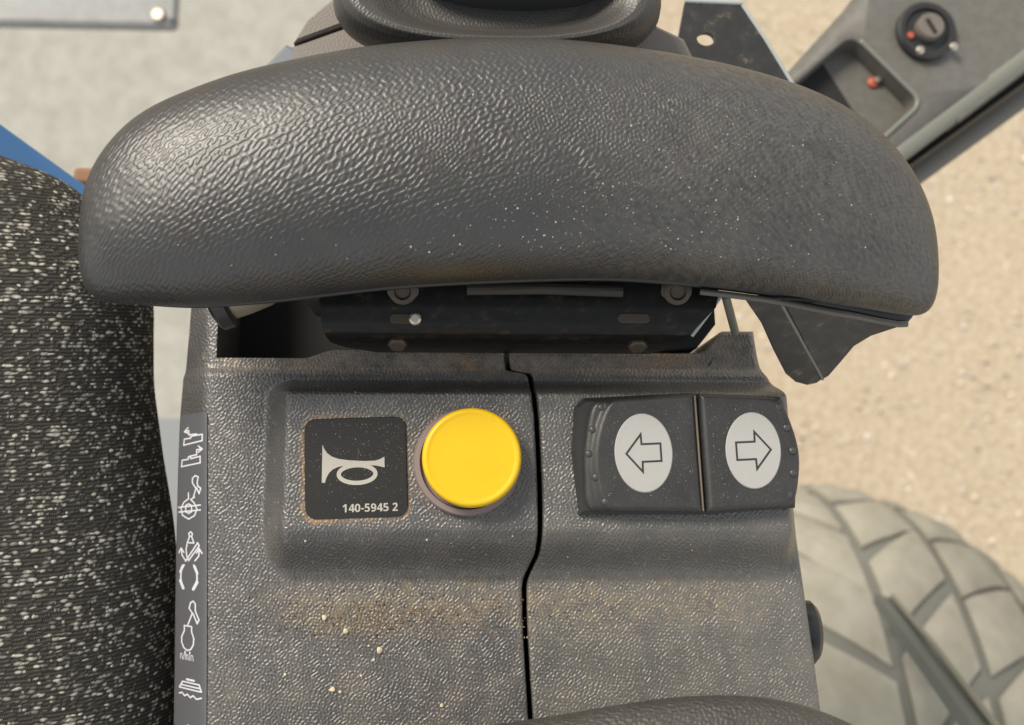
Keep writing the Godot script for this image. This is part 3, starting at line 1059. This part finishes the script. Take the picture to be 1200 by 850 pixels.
func make_console() -> void:
	var c := thing("control_console", "grey textured plastic control console with horn button and turn signal rockers", "control console")
	put("left_cover", make_cover(true), M.console, c)
	put("right_cover", make_cover(false), M.console, c)
	# dark inside of the slot and under the seam
	var inner := put("inner_housing", slab([[-96, -62], [60, -62], [60, -2], [80, 4], [88, 126], [-96, 126]], -44.0, 8.0, 0.4), M.dark, c)
	put("hole_shade", slab([[38, -40], [63, -40], [64, -13], [58, -5.5], [38, -3.2]], -40.0, 36.0, 0.4), M.dark, inner)  # added dark block stands in for shade in the hole beside the bracket
	put("back_wall", slab([[-96, -66], [60, -66], [60, -62], [-96, -62]], -44.0, 40.0, 0.4), M.dark, inner)
	put("side_wall", slab([[56, -62], [60, -62], [60, -18], [56, -18]], -44.0, 40.0, 0.4), M.dark, inner)

	# strip of control symbols stuck to the sloping left edge
	var w := 128
	var hgt := 1536
	ink = Image.create(w, hgt, false, Image.FORMAT_RGB8)
	ink.fill(Color(0.32, 0.32, 0.335))
	icons()
	var P := PackedVector3Array()
	var UV := PackedVector2Array()
	for i in 25:
		for j in 161:
			var z := lerpf(15.5, 126.0, j / 160.0)
			var x := lerpf(along(LEFT, z) + 0.5, crease(z) + 0.3, i / 24.0)
			P.append(Vector3(x, console_h(x, z) + 0.35, z))
			UV.append(Vector2(i / 24.0, (z - 15.0) / 115.0))
	var strip := mat("satin icon strip", lin(1, 1, 1), 0.42)
	strip.albedo_texture = ImageTexture.create_from_image(ink)
	var st := put("icon_strip", sheet(P, 25, 161, UV, PackedColorArray(), Vector3.UP, Vector3(0, -0.5, 0)), strip, c)
	tag(st, "smooth dark strip of white control symbols")

	# horn label
	var top := POD
	var lab := put("horn_label", slab(round_rect(-45.3, 32.6, 29.0, 28.4, 3.2, -0.035), top + 0.15, 0.45, 0.2), M.label, c)
	tag(lab, "square black label with a white horn")
	var horn := []
	for p in [[188, 245], [196, 262], [208, 281], [230, 298], [262, 309], [310, 315], [380, 318], [425, 316], [448, 308], [465, 298], [467, 346], [452, 343], [430, 338], [395, 337], [300, 337], [262, 344], [238, 355], [221, 371], [209, 393], [203, 416], [189, 414]]:
		horn.append([-45.3 + ((330.0 + p[0] / 3.871) - 417.5) * 0.247, 32.6 + ((460.0 + p[1] / 3.871) - 549.5) * 0.247])
	put("horn_bell", slab(horn, top + 0.62, 0.08, 0.02), M.white, lab)
	pair("horn_coil", ellipse(-45.3 + (330.0 + 345 / 3.871 - 417.5) * 0.247, 32.6 + (460.0 + 376 / 3.871 - 549.5) * 0.247, 5.2, 2.5, -0.03), 1.2, top + 0.73, M.white, lab)
	var tm := TextMesh.new()
	tm.text = "140-5945 2"
	var f := SystemFont.new()
	f.font_names = PackedStringArray(["Droid Sans"])
	f.font_weight = 700
	tm.font = f
	tm.font_size = 32
	tm.pixel_size = 0.0001
	tm.depth = 0.00006
	tm.curve_step = 1.0
	var num := put("part_number", tm, M.white, lab, Vector3(-41.0, top + 0.66, 44.0))
	var box := tm.get_aabb().size
	var k := 0.0156 / maxf(box.x, 1e-5)
	num.transform.basis = Basis(Vector3.UP, 0.03) * Basis(Vector3.RIGHT, -PI / 2) * Basis.from_scale(Vector3(k, k, 1.0))

	# horn button
	var hb := put("horn_button", lathe([[14.0, -1.0], [15.4, -1.0], [15.5, 1.6], [15.0, 2.4], [13.6, 2.6], [13.2, 1.0], [0, 1.0]], 72), M.collar, c, Vector3(-13.5, top + 0.2, 31.0))
	tag(hb, "round yellow push button in a clear collar")
	var cap := put("button_cap", lathe([[13.6, 0.6], [13.9, 1.2], [14.0, 7.0], [13.75, 8.0], [13.2, 8.55], [12.6, 8.6], [12.2, 8.42], [11.6, 8.36], [6.0, 8.5], [0, 8.56]], 96), M.yellow, hb, Vector3(1.0, 0.0, -0.8))
	cap.rotation = Vector3(-0.02, 0, -0.03)

	# two rocker switches side by side
	var sets := [
		[[21.4, 19.4, 19.9], [51.2, 52.0, 53.0], [13.6, 11.5], [45.0, 45.3], -1.0, Vector2(36.4, 28.6), 8.4, 11.3, -0.05],
		[[52.7, 53.6, 54.5], [77.4, 81.8, 80.4], [11.5, 12.5], [45.3, 43.6], 1.0, Vector2(67.9, 27.8), 8.1, 11.0, -0.02]]
	var dots := [[[24.6, 15.6], [22.1, 21.9], [21.0, 28.8], [22.8, 35.4], [25.4, 42.3]], [[75.6, 15.4], [77.9, 21.2], [79.4, 27.8], [79.3, 34.2], [78.0, 40.4]]]
	for s in 2:
		var q: Array = sets[s]
		var sg: float = q[4]
		var B := PackedVector3Array()
		var U := PackedVector2Array()
		var C := PackedColorArray()
		var us := steps(0.0, 1.0, 60, 0.06, 7)
		for u in us:
			for v in us:
				var xl := along([[0.0, q[0][0]], [0.5, q[0][1]], [1.0, q[0][2]]], v)
				var xr := along([[0.0, q[1][0]], [0.5, q[1][1]], [1.0, q[1][2]]], v)
				var corner := 1.8 * pow(absf(2.0 * v - 1.0), 9.0)
				if sg < 0.0: xl += corner
				else: xr -= corner
				var x := lerpf(xl, xr, u)
				var z := lerpf(lerpf(q[2][0], q[2][1], u), lerpf(q[3][0], q[3][1], u), v)
				var out := (x - xl) if sg < 0.0 else (xr - x)
				var hump := 1.0 - pow(2.0 * v - 1.0, 2.0)
				var bow := 5.4 - 2.2 * hump if sg < 0.0 else 2.6 + 1.1 * hump
				var h := 21.5 - 1.1 * ss(bow + 0.8, bow - 1.4, out) - 0.05 * maxf(bow - out, 0.0)
				var e := minf(minf(x - xl, xr - x), minf(v, 1.0 - v) * 32.0)
				if e < 1.7: h -= 1.7 - sqrt(maxf(2.89 - (1.7 - e) * (1.7 - e), 0.0))
				B.append(Vector3(x, h, z))
				U.append(Vector2(x, z) / 60.0)
				var n := noise.get_noise_2d(x * 4.0, z * 4.0)
				C.append(Color(0.072, 0.072, 0.071) * (1.0 + 0.3 * n))
				C[C.size() - 1].a = 1.0
		var ro := put("rocker_switch", sheet(B, us.size(), us.size(), U, C, Vector3.UP, Vector3(0, -13, 0)), M.rocker, c)
		tag(ro, "rocker with a left arrow" if s == 0 else "rocker with a right arrow")
		var y := 21.4
		put("lens", slab(ellipse(q[5].x, q[5].y, q[6], q[7], q[8]), y - 0.6, 0.95, 0.35), M.lens, ro)
		var tip: float = 4.55 * sg
		var arrow := []
		for p in [[-1.0, 0.0], [-0.12, -1.0], [-0.1, -0.47], [0.98, -0.47], [0.98, 0.47], [-0.1, 0.47], [-0.12, 1.0]]:
			var v := Vector2(p[0] * 5.0 * -sg, p[1] * 5.3).rotated(-0.05)
			arrow.append([q[5].x + v.x - 0.4 * sg * 0.0, q[5].y + v.y])
		pair("arrow", arrow, 0.55, y + 0.42, M.print, ro)
		for d in dots[s]:
			put("grip_dot", lathe([[1.15, -0.6], [1.05, 0.0], [0.8, 0.28], [0.42, 0.42], [0, 0.45]], 20), M.dots, ro, Vector3(d[0], 20.4 + (0.75 if s == 0 and d[1] > 30.0 else 0.0) + 0.3 * s, d[1]))
	put("rocker_frame", slab([[17.4, 15.0], [20.0, 12.6], [50.0, 10.9], [77.6, 11.9], [82.0, 27.8], [80.8, 44.0], [53.0, 46.0], [18.4, 46.0], [16.4, 28.0]], 8.0, 10.0, 1.2), M.rocker_frame, c)
	# joint between the rockers
	put("rocker_joint", slab([[51.4, 12.0], [52.1, 12.0], [53.8, 45.0], [53.1, 45.0]], 17.8, 2.2, 0.2), M.joint, c)  # pale line down the middle, lighter than both rockers
	# knob on the right-hand wall
	var kn := put("side_knob", lathe([[0, 0], [9.5, 0], [10, 0.8], [10, 7], [8.5, 8.5], [0, 8.5]], 40), M.trim, c, Vector3(88.5, -20, 83))
	kn.rotation.z = -PI / 2

func icons() -> void:   # symbols of the strip, from the top down; each list is in tenths of a millimetre from the strip's corner
	var px := func(pts: Array, sx: float, ox: float, oy: float) -> Array:
		var out := []
		for p in pts:
			var v: float = oy + p[1] / sx
			var lefts := 209.0 - 6.5 * ss(480.0, 640.0, v) - 2.0 * ss(600.0, 850.0, v)
			var z: float = (v - 490.0) * 0.2525 + 17.0   # position down the strip in millimetres
			out.append([(ox + p[0] / sx - lefts) / (243.0 - lefts) * 128.0, (z - 15.0) / 115.0 * 1536.0])
		return out
	var a := 3.8625
	var W := 5.8
	var up := [
		[[128, 158], [132, 130], [165, 128], [165, 120], [190, 118], [222, 116], [222, 145], [128, 158]],
		[[195, 112], [155, 112], [155, 92], [132, 95]], [[150, 78], [132, 95], [155, 106]],
		[[115, 258], [120, 228], [152, 226], [152, 215], [165, 215], [165, 224], [212, 216], [212, 246], [115, 258]],
		[[160, 212], [195, 208], [195, 185], [220, 183]], [[203, 168], [222, 183], [203, 197]],
		[[176, 402], [190, 362], [172, 336], [172, 316], [186, 303], [202, 310], [196, 335], [200, 352], [214, 362], [206, 386], [192, 358]],
		[[150, 382], [150, 408], [124, 425], [108, 452], [116, 485], [150, 502], [182, 485], [194, 455], [180, 428], [162, 412], [182, 402]],
		[[95, 448], [212, 438]], [[95, 470], [212, 460]], [[134, 440], [150, 432], [166, 440], [166, 468], [150, 476], [134, 468], [134, 440]],
		[[160, 560], [170, 568], [166, 580], [154, 580], [150, 568], [160, 560]], [[154, 582], [142, 612], [136, 640], [140, 670], [150, 690]], [[166, 582], [178, 610], [150, 610]],
		[[134, 695], [198, 608], [206, 622], [150, 692]], [[110, 640], [114, 668], [132, 690]], [[97, 658], [109, 636], [124, 655]], [[206, 640], [204, 668], [184, 690]], [[192, 655], [206, 634], [220, 655]],
	]
	for s in up: stroke(px.call(s, a, 180.0, 480.0), W)
	stroke(px.call([[126, 712], [110, 740], [108, 772], [118, 815]], a, 180.0, 480.0), 7.0)
	stroke(px.call([[118, 718], [106, 745]], a, 180.0, 480.0), 11.0)
	stroke(px.call([[106, 785], [122, 818]], a, 180.0, 480.0), 12.0)
	stroke(px.call([[178, 710], [194, 740], [196, 772], [184, 812]], a, 180.0, 480.0), 7.0)
	stroke(px.call([[182, 716], [196, 745]], a, 180.0, 480.0), 11.0)
	stroke(px.call([[196, 785], [176, 818]], a, 180.0, 480.0), 12.0)
	var b := 4.05
	var low := [
		[[155, 380], [180, 322], [162, 302], [170, 275], [184, 266], [196, 278], [196, 310], [216, 350], [206, 368], [184, 324]],
		[[135, 386], [176, 386], [176, 410], [188, 440], [186, 468], [172, 492], [152, 500], [132, 490], [120, 466], [120, 440], [135, 410], [135, 386]],
		[[140, 506], [140, 514]], [[166, 506], [166, 514]],
		[[126, 648], [218, 646], [230, 676], [108, 678], [126, 648]], [[120, 664], [222, 662]],
		[[108, 706], [124, 700], [138, 712], [154, 702], [170, 714], [186, 702], [204, 714], [230, 704]],
		[[150, 850], [160, 842], [166, 850]], [[178, 850], [186, 842], [192, 850]],
	]
	for s in low: stroke(px.call(s, b, 180.0, 640.0), W)
	stroke(px.call([[150, 634], [190, 633]], b, 180.0, 640.0), 8.0)
	# the word n/min under the engine sign
	for s in [[[113, 544], [113, 520], [121, 519], [124, 544]], [[128, 546], [136, 514]], [[141, 544], [141, 520], [147, 519], [149, 544]], [[149, 522], [155, 519], [158, 544]], [[165, 520], [165, 544]], [[173, 544], [173, 520], [182, 519], [186, 544]]]:
		stroke(px.call(s, b, 180.0, 640.0), 2.6)

func make_bracket_plate() -> void:
	var o := thing("punched_bracket", "black punched steel plate with one round hole above the armrest's right half", "bracket")
	# outline with a hole: two halves that meet along a line through the hole
	var y := -22.0
	var cx := 66.8
	var cz := -114.0
	var upper := [[57.4, -114.0], [60.0, -127.2], [79.4, -126.8], [87.0, -114.0]]
	var lower := [[87.0, -114.0], [95.8, -98.4], [102.0, -86.0], [64.0, -86.0], [58.4, -99.0], [57.4, -114.0]]
	for k in 13:
		var a := PI * k / 12.0
		upper.append([cx + 3.1 * cos(a), cz - 2.5 * sin(a) + 0.01])
	for k in 13:
		var a := PI - PI * k / 12.0
		lower.append([cx + 3.1 * cos(a), cz + 2.5 * sin(a) - 0.01])
	put("plate", slab(upper, y, 2.6, 0.0), M.punched, o)
	put("plate", slab(lower, y, 2.6, 0.0), M.punched, o)
	put("edge_highlight", tube([Vector3(79.4, y + 2.2, -126.9), Vector3(87.4, y + 2.2, -114), Vector3(96.2, y + 2.2, -98.3), Vector3(102.4, y + 2.2, -86)], 0.8, 8), M.edge, o)  # pale tube paints the highlight along the right edge
	put("top_flange", tube([Vector3(60, y + 2.4, -127.4), Vector3(79.4, y + 2.4, -127.0)], 0.9, 8), M.edge, o)  # same painted highlight tone along the top

func make_joystick() -> void:
	# rear part of the console, dusty, under the boot
	var dusty := relief(mat("dusty grey plastic", lin(0.17, 0.15, 0.13), 0.6), M.console.heightmap_texture, 0.05)
	var c := thing("rear_console", "dusty grey console housing behind the armrest, under the joystick boot", "console housing")
	put("housing", slab([[-68.5, -98.5], [-66.5, -85.0], [-62, -70], [60, -70], [58.4, -94.5], [54.5, -103.5], [20, -120], [-40, -112], [-50.5, -105.6]], -20.0, 24.0, 1.2), dusty, c)
	put("upper_housing", slab([[-68.2, -99.3], [-64, -107.0], [-58, -112.5], [-40, -128], [40, -128], [46, -106], [20, -121], [-40, -113], [-50.9, -106.3]], -20.0, 24.6, 0.8), dusty, c)
	var side := mat("blue-grey side cover", lin(0.14, 0.155, 0.175), 0.5)
	put("side_cover", slab([[-79.0, -87.5], [-76.6, -93.6], [-71.0, -100.0], [-66, -98], [-62, -80], [-76, -80]], -8.0, 10.0, 1.2), side, c)
	# rounded rubber boot, oval in plan, bulging round a dished middle with a disc on it
	var b := thing("joystick_boot", "black rubber joystick boot with a thick rolled rim at the top edge", "joystick boot", Vector3(-5.3, 6, -104.5))
	var P := PackedVector3Array()
	var UV := PackedVector2Array()
	var prof := [[0.86, 2.0], [0.93, 8.0], [0.985, 13.0], [1.0, 17.5], [0.99, 22.0], [0.955, 26.0], [0.90, 28.3], [0.84, 28.6], [0.77, 27.0], [0.68, 24.0], [0.6, 22.0], [0.5, 21.0], [0.3, 21.0], [0.02, 21.0]]
	var seg := 96
	var fine := []
	for k in prof.size() - 1:
		for s in 4: fine.append([lerpf(prof[k][0], prof[k + 1][0], s / 4.0), lerpf(prof[k][1], prof[k + 1][1], s / 4.0)])
	fine.append(prof[-1])
	for q in fine:
		for s in seg + 1:
			var a := TAU * s / seg
			var x := signf(cos(a)) * pow(absf(cos(a)), 0.8) * 48.5
			var z := signf(sin(a)) * pow(absf(sin(a)), 0.8) * 18.5
			var k: float = q[0]
			P.append(Vector3(x * k, q[1], z * k if z > 0.0 else z * k * 1.6))
			UV.append(Vector2(x * k, z * k + q[1]) / 60.0)
	put("rolled_rim", sheet(P, fine.size(), seg + 1, UV, PackedColorArray(), Vector3.ZERO, Vector3.ZERO, PackedByteArray(), true), M.boot, b)
	var disc := []
	for p in ellipse(5.0, -5.0, 30.0, 9.2): disc.append(p)
	put("grip_base", slab(disc, 21.0, 9.0, 1.6), mat("grip plastic", lin(0.045, 0.05, 0.055), 0.35), b)

const SPINE := [[-113.0, -25.5], [-100.0, -32.3], [-85.0, -36.2], [-70.0, -39.5], [-36.0, -45.2], [0.0, -47.7], [32.0, -46.7], [67.0, -41.6], [90.0, -34.6], [101.5, -28.0], [109.5, -20.5]]
const WIDE := [[-113.0, 30.5], [-70.0, 31.8], [-36.0, 32.2], [0.0, 32.2], [32.0, 30.8], [67.0, 30.0], [90.0, 30.0], [109.5, 28.5]]

func make_armrest() -> void:
	var o := thing("armrest", "long curved black vinyl armrest with grained top above the console", "armrest")
	var cu := put("cushion", pad(-113.0, 109.8, SPINE, WIDE, 50.0, 21.0, 9.0, 4.0, Color(0.020, 0.0197, 0.0195), 300, 180), M.pad, o)
	put("base_plate", pad(-111.0, 110.5, SPINE, WIDE, 37.5, 2.4, 2.4, 4.0, Color(0.02, 0.02, 0.02), 140, 48, 0.0, -1.4), M.trim, o)
	put("grip_insert", tube([Vector3(-14, 35.2, -15.4), Vector3(7, 35.2, -15.8), Vector3(29, 35.2, -15.2)], 1.6, 10), M.insert, o)
	var rim := []
	for k in 25:
		var x := lerpf(50.0, 107.5, k / 24.0)
		var t := (x + 111.0) / 221.5
		rim.append(Vector3(x, 38.0, along(SPINE, x) + (along(WIDE, x) - 0.2) * pow(maxf(1.0 - pow(absf(2.0 * t - 1.0), 4.0), 0.0), 0.25)))
	put("trim_highlight", tube(rim, 0.9, 8), M.panel, o)  # grey tube paints the highlight where the base plate edge is lit
	# folded mounting bracket under the pad
	var br := Node3D.new()
	br.name = "mounting_bracket"
	o.add_child(br, true)
	var P := PackedVector3Array()
	var UV := PackedVector2Array()
	var path := [[-44.0, 30.0], [-12.0, 30.0], [-7.0, 29.2], [-4.6, 27.2], [-3.4, 24.5], [-2.6, 21.0], [-2.0, 15.0], [-2.0, 6.0]]
	var fine := []
	for k in path.size() - 1:
		for s in 4: fine.append([lerpf(path[k][0], path[k + 1][0], s / 4.0), lerpf(path[k][1], path[k + 1][1], s / 4.0)])
	fine.append(path[-1])
	for q in fine:
		var d: float = 30.0 - q[1]
		var l := -54.5 + 0.22 * d - (0.0 if q[0] < -14.0 else 0.0) + pow(maxf(d - 9.0, 0.0), 1.3) * 0.25
		var r := 57.5 - ss(-15.0, -4.0, q[0]) * 7.0 - pow(d, 1.05) * 0.35
		for s in 33:
			P.append(Vector3(lerpf(l, r, s / 32.0), q[1], q[0]))
			UV.append(Vector2(s * 3.0, q[0] - q[1]) / 60.0)
	put("folded_plate", sheet(P, fine.size(), 33, UV, PackedColorArray(), Vector3(0, 1, 1), Vector3(0, -1.5, -1.5)), M.black, br)
	put("chamfer_highlight", tube([Vector3(57.8, 29, -15.5), Vector3(53.5, 28.5, -9.5), Vector3(50.0, 25.5, -4.6)], 0.7, 8), M.edge, br)  # highlight on the slanted end, put in as a paler tube
	var hexa := [[0, -1], [3.8, -1], [3.8, 1.6], [3.1, 2.4], [0, 2.4]]
	for b in [[Vector3(-31.8, 30.2, -16.0), M.rusty], [Vector3(45.0, 30.2, -16.6), M.rusty]]:
		var bo := put("bolt", lathe([[4.4, -1], [4.4, 0.2], [4.0, 0.5], [3.7, 0.6], [3.9, 1.0], [3.9, 1.3], [3.5, 1.5], [3.7, 1.9], [3.7, 2.2], [3.2, 2.5], [2.4, 2.6], [1.9, 1.8], [0, 1.8]], 32), b[1], br, b[0])
		bo.rotation = Vector3(0.35, 0, 0)
	for b in [Vector3(-33.6, 22.0, -2.7), Vector3(35.0, 22.0, -2.7)]:
		var bo := put("bolt", lathe(hexa, 6), M.rusty, br, b)
		bo.rotation = Vector3(1.1, 0, 0)
		bo.scale = Vector3.ONE * 0.75
	put("slot", slab(round_rect(-31.2, -8.0, 8.4, 2.6, 1.25), 29.0, 1.25, 0.1), M.rusty, br)
	put("slot", slab(round_rect(32.8, -8.6, 9.0, 2.6, 1.25), 29.0, 1.25, 0.1), M.rusty, br)
	put("slot_screw", lathe([[0, -1], [1.7, -1], [1.7, 1.4], [1.1, 2.0], [0, 2.0]], 16), M.zinc, br, Vector3(-28.3, 30.2, -7.8))
	# left end plug and sleeve under the pad
	var pv := Node3D.new()
	pv.name = "pivot_sleeve"
	o.add_child(pv, true)
	pv.position = Vector3(-84.5, 25, -18.0) * MM
	pv.rotation = Vector3(0, 0.42, -PI / 2)
	put("sleeve", lathe([[0, 0], [10.8, 0], [11.2, 6], [11.2, 12], [10.4, 16], [10.4, 24], [0, 24]], 32), mat("worn sleeve", lin(0.30, 0.26, 0.19), 0.4, 0.5), pv)
	put("end_cap", lathe([[0, -3.5], [11.2, -3.5], [12.6, -2.6], [12.9, 0.6], [11.8, 1.6], [0, 1.6]], 40), M.trim, pv)
	put("side_post", rounded_box(Vector3(5, 34, 10), 1.0, 3), M.dark, o, Vector3(-57, 20, -18))
	# bent steel tab below the right end
	var sb := Node3D.new()
	sb.name = "bent_tab"
	o.add_child(sb, true)
	var narrow := [[62.4, 37.1, -14.1], [72.3, 38.2, -14.0], [91.4, 12.1, 5.2], [90.5, 10.7, 6.0], [87.8, 9.5, 6.5], [84.2, 10.2, 5.7], [80.4, 13.0, 3.6], [74.4, 21.3, -2.6], [69.0, 29.6, -8.6]]
	var broad := [[72.5, 38.1, -14.0], [111.6, 37.3, -13.1], [110.2, 30.9, -8.4], [101.2, 26.9, -5.6], [97.4, 23.5, -3.1], [95.3, 18.3, 0.6], [93.1, 13.3, 4.3], [91.6, 12.1, 5.2]]
	for f in [["narrow_face", narrow, Vector3(-0.073, 0.555, 0.829)], ["broad_face", broad, Vector3(-0.008, 0.589, 0.808)]]:
		var q := []
		for p in f[1]: q.append(Vector3(p[0], p[1], p[2]))
		put(f[0], plate(q, f[2], 1.5, 0.3), M.panel_tab, sb)
	put("bend_highlight", tube([Vector3(72.9, 37.0, -11.6), Vector3(91.6, 13.0, 6.2)], 0.5, 6), M.ridge, sb)  # lighter tube paints the highlight running down the fold
	put("support_arm", tube([Vector3(60.0, 26, -16), Vector3(66.0, 12, -8)], 1.3, 8), M.ridge, o)

func make_front_rest() -> void:
	var sp := [[-80.0, 150.0], [0.0, 141.0], [40.0, 136.5], [70.0, 135.5], [106.0, 140.0]]
	var wd := [[-80.0, 46.0], [0.0, 46.0], [50.0, 47.5], [106.0, 46.0]]
	var o := put("front_armrest", pad(-90.0, 107.5, sp, wd, 60.0, 14.0, 10.0, 3.0, Color(0.040, 0.037, 0.034), 200, 120, 0.4), M.rest)
	tag(o, "brownish black grained armrest showing at the bottom edge of the view", "armrest")

func make_dust() -> void:
	var spots := []
	for k in 1500:   # on the console
		var x := rng.randf_range(-85.0, 86.0)
		var z := rng.randf_range(4.0, 108.0)
		var w := exp(-pow((x + 45.0) / 26.0, 2.0) - pow((z - 82.0) / 12.0, 2.0)) + 0.10
		if rng.randf() > w * 1.3: continue
		var b := rng.randf_range(0.12, 0.55)
		spots.append([Vector3(x, console_h(x, z) + 0.08, z), 0.12 + 0.28 * pow(rng.randf(), 3.0), Color(b, b * 0.86, b * 0.66)])
	for q in [[-38.8, 85.3, 1.0], [-55.1, 75.9, 0.8], [-48.8, 79.8, 0.9], [-52.2, 96.3, 0.9], [-50.0, 97.0, 0.5], [-42.0, 84.0, 0.4], [-40.5, 88.0, 0.45], [-44.0, 92.5, 0.5], [-66.0, 92.0, 0.5], [-20.5, 101.0, 0.55]]:
		spots.append([Vector3(q[0], console_h(q[0], q[1]) + 0.3, q[1]), q[2], Color(0.55, 0.47, 0.33)])
	for k in 420:   # brown crumbs in the corner at the foot of the pod
		var x := rng.randfn(-34.0, 21.0)
		var z := rng.randfn(76.0, 3.2)
		var b := rng.randf_range(0.04, 0.22)
		spots.append([Vector3(x, console_h(x, z) + 0.1, z), rng.randf_range(0.12, 0.42), Color(b * 1.1, b * 0.8, b * 0.5)])
	for k in 500:
		var z := rng.randf_range(5.0, 106.0)
		var x := along(SEAM, z) + rng.randfn(0.0, 0.35) * 2.2 * signf(rng.randf() - 0.5)
		if absf(x - along(SEAM, z)) < 1.0: continue
		var b := rng.randf_range(0.08, 0.32)
		spots.append([Vector3(x, console_h(x, z) - 0.05, z), rng.randf_range(0.08, 0.2), Color(b * 1.05, b * 0.85, b * 0.6)])
	for k in 420:   # on the horn label, thicker towards its upper right
		var x := rng.randf_range(-58.5, -32.0)
		var z := rng.randf_range(19.8, 45.5)
		if rng.randf() > 0.25 + 0.75 * ss(-58.0, -34.0, x) * ss(44.0, 22.0, z) * 1.6: continue
		var b := rng.randf_range(0.10, 0.34)
		spots.append([Vector3(x, POD + 0.66, z), rng.randf_range(0.07, 0.17), Color(b, b * 0.82, b * 0.6)])
	for k in 420:   # on the rockers
		var x := rng.randf_range(25.5, 75.5)
		if absf(x - 52.8) < 2.0: continue
		var b := rng.randf_range(0.10, 0.32)
		spots.append([Vector3(x, 21.5, rng.randf_range(14.5, 42.5)), rng.randf_range(0.06, 0.15), Color(b, b * 0.92, b * 0.78)])
	for k in 900:   # on the armrest
		var x := rng.randfn(25.0, 34.0)
		var mid := along(SPINE, x)
		var a := rng.randf_range(-0.4, 0.96)
		if absf(x) > 92.0: continue
		var ca := 0.9 * a
		var t := (x + 113.0) / 222.8
		var s := absf(2.0 * t - 1.0)
		var e := pow(1.0 - pow(s, 4.0), 0.25)
		var eh := pow(1.0 - pow(s, 3.2), 1.0 / 3.2)
		var z := mid + along(WIDE, x) * e * signf(ca) * pow(absf(ca), 0.86)
		var y := 50.0 + 21.0 * eh * pow(sqrt(1.0 - ca * ca), 0.9)
		var b := rng.randf_range(0.12, 0.4)
		spots.append([Vector3(x, y + 0.05, z), 0.10 + 0.2 * pow(rng.randf(), 3.0), Color(b, b * 0.9, b * 0.74)])
	scatter("dust", rock(7), M.dust, spots, "pale sand grains and brown crumbs lying on the console and armrest", "dust")
